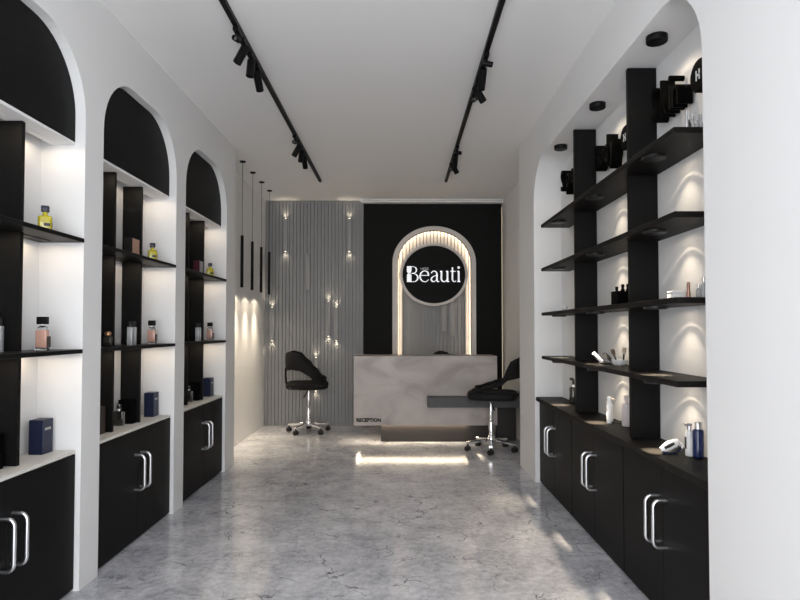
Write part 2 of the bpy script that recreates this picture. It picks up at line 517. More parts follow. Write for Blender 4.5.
SH1, SH2, CT = 1.728, 1.180, 0.685       # left shelf tops and counter top
STOPS_L = [(0.0, 0.30), (0.15, 0.75), (0.45, 0.85), (0.80, 0.65), (1.0, 0.75)]
for i, (y0, y1) in enumerate(NL):
    w = POS[i]
    e = 0.004
    # black header with white soffit
    t = thing('niche_header', f'black arched panel filling the head of the {w} left niche', 'panel', (-1.70, (y0+y1)/2, 2.2), 'arched header panels of the left niches')
    MB().prism(rounded_panel(y0+0.002, y1-0.002, 2.21, TOPL-0.002, RAD), -1.62, -1.64, 'X').build('front_panel', M['black'], t)
    o = MB().box(-1.735, -1.62, y0+0.002, y1-0.002, 2.196, 2.21).build('soffit', M['paint'], t)
    o['label'] = 'white underside of the header'
    # base cabinet and counter
    base_cabinet(-1.594, -1.785, y0+e, y1-e, 0.668, 0.315, 0.523, f'black two-door base cabinet with steel pulls in the {w} left niche', 'base cabinets of the left niches')
    c = MB().box(-1.785, -1.592, y0+e, y1-e, 0.669, CT, 0.002, 1).build('counter_slab', M['counter'])
    tag(c, f'thin white counter slab on the cabinet of the {w} left niche', 'counter', 'white counter slabs of the left niches')
    # shelving
    u = thing('shelving_unit', f'black shelves and dark wood uprights built into the {w} left niche', 'shelves', (-1.70, (y0+y1)/2, CT), 'shelving of the left niches')
    d1, d2 = y0+0.325, y0+0.68
    for z in (SH1, SH2):
        MB().box(-1.785, -1.565, y0+e, y1-e, z-0.02, z, 0.002, 1).build('shelf', M['shelf'], u)
    for d in (d1, d2):
        for (za, zb) in ((CT+0.001, SH2-0.021), (SH2+0.001, SH1-0.021), (SH1+0.001, 2.195)):
            MB().box(-1.780, -1.660, d-0.011, d+0.011, za, zb).build('upright', M['divider'], u)
    for z in (2.196, SH1-0.02, SH2-0.02):
        for yc in (y0+0.17, y0+0.51, y0+0.85):
            f = MB().box(-1.712, -1.692, yc-0.10, yc+0.10, z-0.0035, z-0.0002, 0.001, 1).build('light_bar', M['shelf'] if z < 2 else M['paint'], u)
            lamp('left_shelf_lamp', 'shelf_lamp', f, (-1.70, yc, z-0.012), 0.85, color=(1.0, 0.80, 0.58), size=179, blend=0.05, radius=0.012, stops=STOPS_L)

# ------------------------------------------------------------------ right niche
y0, y1 = NR
bw = (y1-y0)/3
for k in range(3):
    base_cabinet(1.167, 1.358, y0+0.004+k*bw, y0-0.004+(k+1)*bw, 0.678, 0.325, 0.53,
                 f'black two-door base cabinet with steel pulls, {POS[k]} in the row along the right niche', 'base cabinets along the right niche')
WT = 0.712
o = MB().box(1.136, 1.359, y0+0.003, y1-0.003, 0.682, WT, 0.002, 1).build('worktop', M['worktop'])
tag(o, 'long black worktop over the row of base cabinets in the right niche', 'worktop')
u = thing('shelving_unit', 'long black four-tier shelving with two wide uprights filling the right niche', 'shelves', (1.25, 3.57, WT))
ST = [2.117, 1.766, 1.411, 1.066]
DY = (3.107, 4.07)
for z in ST:
    MB().box(1.132, 1.359, 2.42, 4.72, z-0.025, z, 0.002, 1).build('shelf', M['worktop'], u)
zz = [WT+0.001] + sum([[z-0.026, z+0.001] for z in reversed(ST)], []) + [TOPR-0.004]
for d in DY:
    for k in range(0, len(zz), 2):
        MB().box(1.208, 1.359, d-0.013, d+0.013, zz[k], zz[k+1]).build('upright', M['divider'], u)
DLY = (2.76, 3.60, 4.43)
c40, c54 = math.cos(R(40)), math.cos(R(54.5))
STOPS_R = [(0.0, 0.02), (0.30, 0.06), (c54-0.03, 0.08), (c54-0.008, 0.30), (c54+0.012, 0.30), (c54+0.04, 0.07), (c40-0.05, 0.08), (c40+0.04, 0.62), (0.90, 0.9), (1.0, 1.0)]
for z in ST:
    for yc in DLY:
        f = MB().lathe([(0,0),(0.05,0),(0.054,0.004),(0.054,0.014),(0,0.014)], (1.195, yc, z-0.025-0.014), 28).build('downlight', M['plastic'], u, True)
        lamp('right_shelf_spot', 'downlight_lamp', f, (1.197, yc, z-0.042), 100, size=33, blend=0.95, radius=0.006)
        lamp('right_shelf_lamp', 'downlight_lamp', f, (1.258, yc, z-0.034), 3.4, size=175, blend=0.2, radius=0.006, stops=STOPS_R)
for k, yc in enumerate(DLY):
    t = thing('ceiling_downlight', f'round black surface downlight on the right niche ceiling, {POS[k]} of the three', 'ceiling light', (1.217, yc, TOPR), 'surface downlights on the right niche ceiling')
    MB().lathe([(0,0.002),(0.042,0.002),(0.044,0),(0.047,0),(0.0485,0.003),(0.0485,0.029),(0,0.029)], (1.217, yc, TOPR-0.03), 32).build('housing', M['track'], t, True)
    MB().lathe([(0,0),(0.028,0),(0.028,0.002),(0,0.002)], (1.217, yc, TOPR-0.0305), 20).build('lens', M['track'], t)
    lamp('niche_ceiling_lamp', 'downlight_lamp', t, (1.192, yc, TOPR-0.036), 60, size=150, blend=0.3, radius=0.010,
         stops=[(0.0, 0.005), (0.45, 0.014), (0.55, 0.035), (0.62, 0.018), (0.85, 0.04), (0.93, 0.10), (0.955, 0.45), (0.975, 0.9), (1, 1)])

# raised black lettering with round plaques on the right niche back wall
def wall_text(ch, size, y, z, depth=0.07, sx=1.0):
    # text reads along -Y (from far to near), faces -X
    me_m = Matrix(((0,0,-1,0),(-1,0,0,0),(0,1,0,0),(0,0,0,1)))
    m = Matrix.Translation((XRB - depth/2 - 0.012, y, z)) @ me_m @ Matrix.Diagonal((sx, 1, 1, 1))
    return text_mb(ch, size, depth/2, m)
def plaque(y, z, label):
    t = thing('wall_plaque', label, 'plaque', (XRB, y, z), 'round plaques on the right niche back wall')
    rot = Matrix.Rotation(-PI/2, 4, 'Y')
    m = MB(); m.lathe([(0,0),(0.067,0),(0.072,0.005),(0.072,0.061),(0.067,0.066),(0,0.066)], (XRB-0.002, y, z), 40, mtx=rot)
    m.build('disc', M['raised'], t, True)
    q = MB()
    for (ya, yb, za, zb) in ((0.006, 0.012, -0.022, 0.022), (-0.020, -0.014, -0.022, 0.022), (-0.020, 0.012, -0.004, 0.004)):
        q.box(XRB-0.072, XRB-0.0685, y+ya, y+yb, z+za, z+zb)
    l = q.build('emblem', M['white'], t); l['label'] = 'small white mark on the plaque face'
def lettering(chars, label):
    y = chars[0][2]; z = chars[0][3]
    t = thing('raised_lettering', label, 'lettering', (XRB, y, z), 'black raised lettering on the right niche back wall')
    for (ch, size, yy, z_, sx) in chars:
        wall_text(ch, size, yy, z_, 0.07, sx).build('letter', M['raised'], t)
lettering([('S', 0.25, 2.975, 2.322, 0.48), ('k', 0.26, 2.885, 2.322, 0.58), ('i', 0.255, 2.80, 2.322, 0.9), ('n', 0.21, 2.765, 2.322, 0.80)],
          'black raised letters reading Skin over the top shelf in the nearest bay')
plaque(2.535, 2.382, 'round black plaque with a white mark, beside the nearest column')
lettering([('B', 0.24, 3.86, 2.315, 0.50), ('o', 0.24, 3.765, 2.315, 0.55), ('d', 0.25, 3.685, 2.315, 0.60), ('y', 0.24, 3.585, 2.315, 0.66)],
          'black raised letters reading Body over the top shelf in the middle bay')
plaque(3.37, 2.382, 'round black plaque half hidden behind the nearer wide upright')
lettering([('S', 0.235, 4.68, 2.37, 0.75), ('p', 0.235, 4.53, 2.37, 0.75), ('a', 0.235, 4.40, 2.37, 0.75)],
          'black raised letters over the top shelf beyond the farther upright')

# ------------------------------------------------------------------ ceiling tracks and spotlights
def track(x, label):
    o = MB().box(x-0.015, x+0.015, 0.2, 6.765, H-0.028, H-0.0005, 0.002, 1).build('ceiling_track', M['track'])
    tag(o, label, 'track', 'ceiling lighting tracks')
track(-0.92, 'long black lighting track on the left half of the ceiling')
track(0.53, 'long black lighting track on the right half of the ceiling')

def spotlight(x, y, d, label, size=1.0, ln=0.15, r=0.03, drop=0.055):
    t = thing('track_spotlight', label, 'spotlight', (x, y, H-0.028), 'spotlights on the ceiling tracks')
    zt = H - 0.029
    MB().box(x-0.016, x+0.016, y-0.05, y+0.05, zt-0.022, zt, 0.003, 1).build('adapter', M['track'], t)
    d = Vector(d).normalized()
    p = Vector((x, y, zt-0.022-drop))
    MB().cyl((x, y, zt-0.0225), (x, y, zt-0.022-drop), 0.008, seg=12).build('stem', M['track'], t, True)
    a = p - d*(ln*0.3); b = p + d*(ln*0.7)
    h = MB(); q = Vector((0,0,1)).rotation_difference(d).to_matrix().to_4x4()
    h.lathe([(0,0),(r*0.9,0),(r,0.006),(r,ln),(r*0.82,ln),(r*0.75,ln-0.02),(0,ln-0.02)], a, 20, mtx=q)
    h.build('lamp_head', M['track'], t, True)
    l = MB(); l.lathe([(0,0),(r*0.7,0),(r*0.7,0.002),(0,0.002)], b - d*0.0195, 16, mtx=q)
    l.build('lens', M['lensdark'], t)
    return t
SP = [
 (-0.92, 3.30, (-0.15,-0.95,-0.2), 0.075, 'left track spotlight aimed back toward the entrance, nearest on that track'),
 (-0.92, 3.42, (-0.45,-0.05,-0.9), 0.115, 'left track spotlight tilted to the left wall, second from the entrance'),
 (-0.92, 3.60, (-0.08,-0.05,-1.0), 0.105, 'left track spotlight hanging straight down in the nearer cluster'),
 (-0.92, 3.76, (0.0,0.75,-0.65), 0.14, 'left track spotlight aimed at the reception end in the nearer cluster'),
 (-0.92, 5.14, (-0.15,-0.95,-0.2), 0.075, 'left track spotlight aimed toward the entrance in the farther cluster'),
 (-0.92, 5.28, (-0.45,-0.05,-0.9), 0.115, 'left track spotlight tilted to the left wall in the farther cluster'),
 (-0.92, 5.46, (-0.08,-0.05,-1.0), 0.105, 'left track spotlight hanging straight down in the farther cluster'),
 (-0.92, 5.62, (0.0,0.75,-0.65), 0.14, 'left track spotlight aimed at the reception end, farthest on that track'),
 (0.53, 3.60, (1.0,0.1,-0.15), 0.075, 'right track spotlight turned sideways to the right wall, nearest on that track'),
 (0.53, 3.74, (0.0,0.75,-0.65), 0.14, 'right track spotlight aimed at the reception end in the nearer cluster'),
 (0.53, 4.00, (0.5,0.05,-0.85), 0.12, 'right track spotlight tilted to the right wall in the nearer cluster'),
 (0.53, 4.18, (0.1,-0.95,-0.2), 0.075, 'right track spotlight aimed toward the entrance in the nearer cluster'),
 (0.53, 5.44, (1.0,0.1,-0.15), 0.075, 'right track spotlight turned sideways to the right wall in the farther cluster'),
 (0.53, 5.60, (0.0,0.75,-0.65), 0.14, 'right track spotlight aimed at the reception end in the farther cluster'),
 (0.53, 5.86, (0.5,0.05,-0.85), 0.12, 'right track spotlight tilted to the right wall in the farther cluster'),
 (0.53, 6.03, (0.1,-0.95,-0.2), 0.075, 'right track spotlight aimed toward the entrance, farthest on that track'),
]
for (x, y, d, ln, lab) in SP: spotlight(x, y, d, lab, ln=ln if ln > 0.1 else 0.06, r=0.025 if ln > 0.1 else 0.017, drop=0.04 if ln > 0.1 else 0.03)

# ------------------------------------------------------------------ pendants by the left alcove wall
ORD = ['nearest of the four', 'second from the niches', 'third from the niches', 'farthest, in front of the slatted wall']
for k in range(4):
    y = 6.006 + 0.424*k; x = -1.613 - 0.002*k
    t = thing('pendant_light', f'slim black tube pendant on a thin cable, {ORD[k]}', 'pendant light', (x, y, H), 'slim tube pendants by the left alcove wall')
    MB().lathe([(0,0),(0.028,0),(0.031,0.004),(0.031,0.012),(0,0.012)], (x, y, H-0.0125), 24).build('canopy', M['track'], t, True)
    MB().cyl((x, y, 2.237), (x, y, H-0.0125), 0.0024, seg=8).build('cable', M['track'], t, True)
    MB().lathe([(0,0.004),(0.010,0.004),(0.0145,0),(0.0155,0.003),(0.0155,0.528),(0.010,0.532),(0,0.532)], (x, y, 1.704), 20).build('tube_shade', M['track'], t, True)
    lamp('pendant_lamp', 'pendant_lamp', t, (x-0.02, y, 1.698), 62, color=(1.0, 0.84, 0.62), size=150, blend=0.3, radius=0.008, rot=(0, R(5), 0),
         stops=[(0.0, 0.01), (0.45, 0.015), (0.49, 0.05), (0.60, 0.035), (0.84, 0.06), (0.92, 0.28), (0.975, 0.75), (1.0, 1.0)])

# ------------------------------------------------------------------ up-down wall lights
def wall_light(x, yface, z0, z1, lit, label):
    t = thing('wall_light', label, 'wall light', (x, yface, z0), 'slim up-down wall lights')
    m = MB()
    m.box(x-0.030, x+0.030, yface-0.020, yface-0.0005, z0, z1, 0.006, 2)
    m.build('housing', M['tube'], t, True)
    for (z, s) in ((z0, -1), (z1, 1)):
        MB().lathe([(0,0),(0.0085,0),(0.0085,0.004),(0,0.004)], (x, yface-0.011, z-0.004 if s < 0 else z), 16).build('lens', M['lens'] if lit else M['lensdark'], t)
        if lit:
            lamp('wall_light_lamp', 'wall_light_lamp', t, (x, yface-0.022, z + s*0.008), 0.85, color=(1.0, 0.86, 0.64), size=120, blend=1.0, radius=0.012,
                 rot=(0,0,0) if s < 0 else (PI,0,0))
YW = YS - 0.012
def wx(px): return (px-400)/590*7.83
for (px, z0, z1, lit, lab) in [
    (284.8, 2.315, 2.755, True, 'lit slim wall light high on the left of the slatted wall'),
    (349.0, 2.315, 2.755, True, 'lit slim wall light high on the right of the slatted wall'),
    (271.8, 1.125, 1.57, True, 'lit slim wall light at mid height near the left corner of the slatted wall'),
    (328.2, 1.185, 1.65, True, 'lit slim wall light at mid height, left one of the close pair'),
    (336.2, 1.125, 1.57, True, 'lit slim wall light at mid height, right one of the close pair'),
    (307.5, 1.80, 2.28, False, 'unlit slim wall light in the middle of the slatted wall'),
    (316.0, 0.46, 0.90, True, 'lit slim wall light low behind the left office chair')]:
    wall_light(wx(px), YW, z0, z1, lit, lab)

# ------------------------------------------------------------------ lit arch with the round sign
CX = 0.452
ARCH_R = 0.89
def arch(a, ztop_spring=2.150, z0=0.0, n=40):
    p = [(CX - a, z0)]
    for k in range(n+1):
        t = PI - PI*k/n
        p.append((CX + a*math.cos(t), ztop_spring + ARCH_R*a*math.sin(t)))
    p.append((CX + a, z0))
    return p
t = thing('lit_arch', 'pale lit arch with slatted back on the black wall behind the reception desk', 'arch', (CX, YB, 0))
ys = 7.865
m = MB().prism([(CX-0.51, YB-0.002)] + slat_profile(CX-0.51, CX+0.51, ys, 0.014, 0.0475, 0.009)[0:] + [(CX+0.51, YB-0.002)], 0, 2.165, 'Z')
m.build('slat_panel', M['slat'], t)
hp = MB()
# arched head of the slatted back: slats cut to the curve
n = 22; p = 1.02/n
for k in range(n):
    a = CX-0.51 + k*p + 0.0045; c = CX-0.51 + (k+1)*p - 0.0045
    za = 2.165 + ARCH_R*0.51*math.sqrt(max(0, 1-((a-CX)/0.51)**2)); zc = 2.165 + ARCH_R*0.51*math.sqrt(max(0, 1-((c-CX)/0.51)**2))
    hp.prism([(a, 2.166), (a, max(za, 2.17)), (c, max(zc, 2.17)), (c, 2.166)], ys, ys+0.03, 'Y')
hp.build('glow_slat_head', M['archframe'], t)  # paler than the slats below: LED glow painted into the head
for s_ in (-1, 1):  # pale overlay strips: LED glow along the jambs put into their colour
    for k in range(2):
        a, c = sorted((CX + s_*(0.51 - 0.0464*k - 0.004), CX + s_*(0.51 - 0.0464*(k+1) + 0.004)))
        MB().box(a, c, ys-0.018, ys-0.013, 0.0, 2.164, 0.001, 1).build('glow_slat', M['archframe'], t)
MB().band(arch(0.552), arch(0.488), 7.775, 7.795).build('outer_frame', M['archframe'], t, True)
MB().band(arch(0.552), arch(0.515), 7.7955, YB-0.001).build('frame_side', M['archframe'], t, True)
MB().band(arch(0.487), arch(0.479), 7.777, 7.793).build('dark_edge', M['blackwall'], t, True)
MB().band(arch(0.513), arch(0.503), 7.805, 7.845).build('led_strip', M['ledarch'], t, True)

def arc_light(name, parent, loc, sx, sy, power, rot, color=WARM):
    ld = bpy.data.lights.new(name, 'AREA'); ld.shape = 'RECTANGLE'; ld.size = sx; ld.size_y = sy; ld.energy = power; ld.color = color
    o = bpy.data.objects.new(name, ld); COL.objects.link(o)
    loc = Vector(loc)
    if parent is not None:
        o.parent = parent
        if parent.name in WORLD_OFF: loc -= WORLD_OFF[parent.name]
    o.location = loc; o.rotation_euler = rot
    return o

for (xx, lab, z0, z1) in ((0.572+0.02, 'unlit slim wall light inside the lit arch, left one of two', 1.25, 1.70), (0.69, 'unlit slim wall light inside the lit arch, right one of two', 1.19, 1.66)):
    wall_light(xx, ys, z0, z1, False, lab)

SX, SZ, SY = 0.444, 1.992, 7.70
t = thing('round_sign', 'round black sign with glowing white letters hung in front of the lit arch', 'sign', (SX, SY, SZ))
def ell(a, b, n=64): return [(SX + a*math.cos(2*PI*k/n), SZ + b*math.sin(2*PI*k/n)) for k in range(n)]
MB().prism(ell(0.410, 0.377), SY, SY+0.03, 'Y').build('sign_face', M['blackwall'], t)
MB().band(ell(0.445, 0.412), ell(0.411, 0.378), SY-0.01, SY+0.06, True).build('rim', M['archframe'], t, True)
MB().lathe([(0,0),(0.10,0),(0.10,0.13),(0,0.13)], (SX, SY+0.0305, SZ), 24, mtx=Matrix.Rotation(-PI/2, 4, 'X')).build('mount', M['archframe'], t)
CAP = 15.7*7.69/590
LX0 = (406.9-400)/590*7.69
LZ0 = 1.28 + (329-281.9)*7.69/590
KX = CAP*1.07
def T(pts): return [(LX0 + x*KX, LZ0 + z*CAP) for x, z in pts]
def smooth_pts(pts, ws, sub=5):
    # Catmull-Rom through the points
    P = [Vector(p) for p in pts]; out = []; wo = []
    for i in range(len(P)-1):
        a = P[max(i-1,0)]; b = P[i]; c = P[i+1]; d = P[min(i+2,len(P)-1)]
        for k in range(sub):
            u = k/sub
            q = 0.5*((2*b) + (c-a)*u + (2*a-5*b+4*c-d)*u*u + (3*b-a-3*c+d)*u**3)
            out.append(tuple(q)); wo.append(ws[i]*(1-u)+ws[i+1]*u)
    out.append(tuple(P[-1])); wo.append(ws[-1])
    return out, wo
LY = (SY-0.016, SY-0.003)
def S_(mb, pts, ws, curve=True):
    if not isinstance(ws, list): ws = [ws]*len(pts)
    if curve and len(pts) > 2: pts, ws = smooth_pts(pts, ws)
    mb.stroke(T(pts), [w*CAP*0.84 for w in ws], *LY)
B = MB()
B.prism(T([(0,1),(.27,1),(.27,.70),(.2,.58),(.06,.58),(0,.66)]), *LY); B.prism(T([(.06,.54),(.2,.54),(.27,.44),(.27,0),(0,0),(0,.44)]), *LY)
S_(B, [(.25,.985),(.42,.97),(.54,.88),(.57,.77),(.53,.64),(.42,.57),(.25,.555)], [.03,.03,.08,.11,.08,.03,.03])
S_(B, [(.25,.555),(.45,.53),(.6,.43),(.65,.28),(.6,.12),(.45,.02),(.25,.015)], [.03,.04,.09,.13,.09,.04,.03])
E = MB()
S_(E, [(.80,.42),(1.31,.42)], .045)
S_(E, [(1.29,.42),(1.25,.6),(1.12,.70),(.98,.69),(.85,.58),(.79,.37),(.84,.15),(.98,.03),(1.14,.02),(1.30,.15)], [.11,.11,.06,.06,.1,.13,.1,.06,.05,.04])
A = MB()
S_(A, [(1.46,.56),(1.54,.68),(1.66,.69),(1.77,.6),(1.79,.42),(1.79,.14),(1.84,.02),(1.93,.05)], [.09,.06,.06,.1,.12,.12,.08,.04])
S_(A, [(1.78,.42),(1.6,.36),(1.48,.25),(1.46,.13),(1.54,.03),(1.66,.04),(1.78,.16)], [.04,.05,.1,.12,.09,.05,.04])
U = MB()
S_(U, [(2.06,.70),(2.06,.4),(2.06,.18),(2.13,.05),(2.24,.02),(2.36,.1),(2.42,.2)], [.12,.12,.12,.09,.07,.05,.04])
S_(U, [(1.97,.685),(2.08,.685)], .045); S_(U, [(2.42,.70),(2.42,.0)], .12); S_(U, [(2.33,.685),(2.44,.685)], .045); S_(U, [(2.42,.02),(2.53,.02)], .045)
TT = MB()
S_(TT, [(2.72,.93),(2.72,.5),(2.72,.17),(2.77,.05),(2.86,.02),(2.94,.09)], [.1,.11,.11,.08,.06,.04]); S_(TT, [(2.59,.68),(2.91,.68)], .045)
I = MB()
S_(I, [(3.09,.70),(3.09,.0)], .12); S_(I, [(3.0,.685),(3.1,.685)], .045); S_(I, [(3.0,.02),(3.19,.02)], .045)
I.prism(T([(3.09+.075*math.cos(2*PI*k/16)/1.07, .92+.075*math.sin(2*PI*k/16)) for k in range(16)]), *LY)
for mb in (B, E, A, U, TT, I): mb.build('letter', M['letter'], t)
sm = text_mb('HEBE', 0.048, 0.004, Matrix.Translation((LX0 + 0.80*KX, SY-0.010, LZ0 + 0.76*CAP)) @ Matrix.Rotation(PI/2, 4, 'X'))
o = sm.build('small_lettering', M['letterdim'], t); o['label'] = 'tiny dim capitals above the sign word'

# strip of light between black wall and right alcove wall
o = MB().box(1.3675, 1.379, 7.95, 7.96, 0.0, 2.93).build('led_strip', M['ledside'])
tag(o, 'thin vertical warm light strip in the gap right of the black wall', 'light strip')

# ------------------------------------------------------------------ reception desk
DX0, DX1, DYF, DYB, DZ0, DZ1 = -0.515, 1.085, 6.60, 7.02, 0.206, 0.978
t = thing('reception_desk', 'grey marbled reception desk on a recessed brown plinth with a low side shelf', 'desk', (0.3, 6.75, 0))
MB().box(DX0, DX1, DYF, DYB, DZ0, DZ1, 0.003, 1).build('desk_body', M['stone'], t)
o = MB().box(-0.215, 1.02, 6.735, 7.00, 0, 0.204, 0.002, 1).build('plinth', M['plinth'], t)
led = MB().box(-0.49, 0.77, 6.69, 6.725, 0.2005, 0.2055).build('led_strip', M['led'], t)
led2 = MB().box(-0.49, -0.470, 6.726, 6.95, 0.2005, 0.2055).build('led_strip', M['led'], t)
MB().box(0.30, 1.372, 6.42, 6.599, 0.428, 0.537, 0.003, 1).build('low_shelf', M['slab'], t)
MB().box(1.087, 1.372, 6.599, 7.02, 0.428, 0.537, 0.003, 1).build('low_shelf', M['slab'], t)
MB().box(1.10, 1.33, 6.78, 6.82, 0.0, 0.427, 0.002, 1).build('side_panel', M['plinth'], t)
hh = 0.043
mm = Matrix.Translation((-0.484, DYF-0.003, 0.247)) @ Matrix.Rotation(PI/2, 4, 'X')
o = text_mb('RECEPTION', 0.056, 0.0025, mm, 0.0022)
# fit the word to its width
xs = [v.co.x for v in o.bm.verts]; w = max(xs)-min(xs); x0 = min(xs)
for v in o.bm.verts: v.co.x = -0.484 + (v.co.x-x0)*0.272/w
o = o.build('lettering', M['textdark'], t); o['label'] = 'dark capitals reading RECEPTION'

# ------------------------------------------------------------------ office chairs
def interp(tab, x):
    if x <= tab[0][0]: return tab[0][1]
    for (a, va), (b, vb) in zip(tab[:-1], tab[1:]):
        if x <= b:
            u = (x-a)/(b-a); u = u*u*(3-2*u)
            return va + (vb-va)*u
    return tab[-1][1]
TOPT = [(-0.29, 0.985), (-0.20, 1.005), (-0.12, 0.985), (-0.02, 0.90), (0.08, 0.79), (0.18, 0.69), (0.25, 0.675)]
BOTT = [(-0.29, 0.77), (-0.20, 0.785), (-0.11, 0.775), (-0.02, 0.735), (0.07, 0.66), (0.12, 0.622), (0.25, 0.622)]
def make_chair():
    root = thing('office_chair', 'chair', 'office chair', (0,0,0), 'black office chairs with chrome bases', world=False)
    # wrap-around back shell with an open lower back
    b = bmesh.new()
    N = 49
    cols = []
    for k in range(N):
        ph = -2.62 + 5.24*k/(N-1)
        cx, sy = math.cos(ph), math.sin(ph)
        e = 0.78
        px = -0.015 - 0.262*math.copysign(abs(cx)**e, cx); py = 0.275*math.copysign(abs(sy)**e, sy)
        zt = interp(TOPT, px); zb = interp(BOTT, px)
        n = Vector((-cx/0.275, sy/0.275)).normalized()
        ring = []
        th = 0.045
        rows = 7
        for j in range(rows+1):       # outside, bottom to top
            u = j/rows
            lean = -0.045*max(0, (zb+(zt-zb)*u - 0.66))*max(0, -px/0.275)
            inset = th*0.35*(1 - math.sin(PI*u)**0.5) if 0 < u < 1 else th*0.35
            ring.append((px + n.x*(0 - inset) + lean, py + n.y*(0 - inset), zb + (zt-zb)*u))
        for j in range(rows, -1, -1):  # inside, top to bottom
            u = j/rows
            lean = -0.045*max(0, (zb+(zt-zb)*u - 0.66))*max(0, -px/0.275)
            inset = th*0.35*(1 - math.sin(PI*u)**0.5) if 0 < u < 1 else th*0.35
            ring.append((px - n.x*(th - inset) + lean, py - n.y*(th - inset), zb + (zt-zb)*u))
        cols.append([b.verts.new(p) for p in ring])
    K = len(cols[0])
    for a, c in zip(cols[:-1], cols[1:]):
        for j in range(K):
            b.faces.new((a[j], a[(j+1) % K], c[(j+1) % K], c[j]))
    b.faces.new(cols[0]); b.faces.new(cols[-1][::-1])
    bmesh.ops.recalc_face_normals(b, faces=b.faces)
    m = MB(); m.merge(b); m.build('backrest', M['fabric'], root, True, 60)
    # seat cushion: superellipse pad
    b = bmesh.new(); rings = []
    prof = [(0.90, 0.545), (0.97, 0.553), (1.0, 0.575), (1.0, 0.600), (0.97, 0.617), (0.90, 0.624), (0.6, 0.626), (0.3, 0.622)]
    n = 40
    for s, z in prof:
        ring = []
        for k in range(n):
            a = 2*PI*k/n; ca, sa = math.cos(a), math.sin(a); e = 0.5
            ring.append(b.verts.new((-0.015 + 0.258*s*math.copysign(abs(ca)**e, ca), 0.262*s*math.copysign(abs(sa)**e, sa), z)))
        rings.append(ring)
    for a, c in zip(rings[:-1], rings[1:]):
        for k in range(n): b.faces.new((a[k], a[(k+1)%n], c[(k+1)%n], c[k]))
    b.faces.new(rings[0][::-1]); b.faces.new(rings[-1])
    m = MB(); m.merge(b); m.build('seat', M['fabric'], root, True, 60)
    # slim strap carrying the back at the rear
    st = MB()
    st.band([(-0.262,0.56),(-0.285,0.62),(-0.292,0.70),(-0.290,0.80)], [(-0.240,0.56),(-0.268,0.62),(-0.276,0.70),(-0.274,0.80)], -0.06, 0.06)
    st.build('back_strap', M['fabric'], root, True)
    MB().box(-0.10, 0.10, -0.08, 0.08, 0.525, 0.5445, 0.006, 2).build('mechanism', M['plastic'], root)
    MB().tube([(0.0, -0.075, 0.53), (-0.01, -0.13, 0.52), (-0.03, -0.19, 0.48), (-0.05, -0.21, 0.45)], 0.008, 8).build('lever', M['plastic'], root, True)
    MB().lathe([(0,0.16),(0.026,0.16),(0.026,0.30),(0.021,0.31),(0.017,0.315),(0.017,0.524),(0,0.524)], (0,0,0), 20).build('gas_column', M['chrome'], root, True)
    MB().lathe([(0,0.075),(0.036,0.075),(0.045,0.09),(0.040,0.13),(0.030,0.159),(0,0.159)], (0,0,0), 24).build('hub', M['chrome'], root, True)
    for k in range(5):
        a = 2*PI*k/5 + 0.35
        d = Vector((math.cos(a), math.sin(a), 0)); nrm = Vector((-d.y, d.x, 0))
        lb = bmesh.new(); secs = []
        for u in (0.12, 0.4, 0.75, 1.0):
            c = d*(0.04 + 0.225*u); w = 0.024 - 0.008*u; z1 = 0.128 - 0.030*u; z0 = z1 - 0.034 + 0.012*u
            secs.append([lb.verts.new(c + nrm*w*s_ + Vector((0,0,z_))) for s_, z_ in ((-1,z0),(1,z0),(1,z1-0.006),(0.6,z1),(-0.6,z1),(-1,z1-0.006))])
        for p_, q_ in zip(secs[:-1], secs[1:]):
            for j in range(6): lb.faces.new((p_[j], p_[(j+1)%6], q_[(j+1)%6], q_[j]))
        lb.faces.new(secs[0]); lb.faces.new(secs[-1][::-1])
        bmesh.ops.recalc_face_normals(lb, faces=lb.faces)
        m = MB(); m.merge(lb); leg = m.build('base_leg', M['chrome'], root)
        c = d*0.255
        cm = MB()
        sw = a + 0.9 + 1.7*k
        ax = Vector((math.cos(sw), math.sin(sw), 0))
        wc = c + Vector((0,0,0.028))
        cm.cyl(wc - ax*0.024, wc - ax*0.006, 0.028, seg=18); cm.cyl(wc + ax*0.006, wc + ax*0.024, 0.028, seg=18)
        cm.cyl(wc - ax*0.007, wc + ax*0.007, 0.012, seg=10)
        cm.box(c.x-0.010, c.x+0.010, c.y-0.010, c.y+0.010, 0.03, 0.080, 0.002, 1)
        cm.build('caster', M['plastic'], leg, True)
    return root
chair = make_chair()
chair.location = (-1.135, 7.36, 0); chair.rotation_euler.z = R(6)
chair['label'] = 'black open-back office chair on casters before the slatted wall, facing right'
c2 = copy_tree(chair); c2.location = (0.962, 6.262, 0); c2.rotation_euler.z = R(180-12)
for ch in c2.children:
    if ch.name.startswith('lever'): ch.scale.y = -1
    if ch.name.startswith('backrest') or ch.name.startswith('back_strap'):
        ch.data = ch.data.copy()
        for v in ch.data.vertices:
            if v.co.z > 0.66 and ch.name.startswith('backrest'):
                v.co.z = 0.66 + (v.co.z-0.66)*interp([(-0.30,1),(-0.25,1),(-0.19,0.86),(-0.13,0.80),(-0.07,0.30)], v.co.x)
            v.co.x -= 0.035*min(1, max(0, (v.co.z-0.56)/0.08)) + 0.12*max(0, v.co.z-0.64)
c2['label'] = 'black open-back office chair in front of the desk, half behind the right column'
c3 = copy_tree(chair); c3.location = (0.70, 7.33, 0); c3.rotation_euler.z = R(-4)
c3['label'] = 'black office chair behind the reception desk, only its top showing'

# ------------------------------------------------------------------ products on the left
def product(name, label, cat, loc, group=None):
    return thing(name, label, cat, loc, group, world=False)

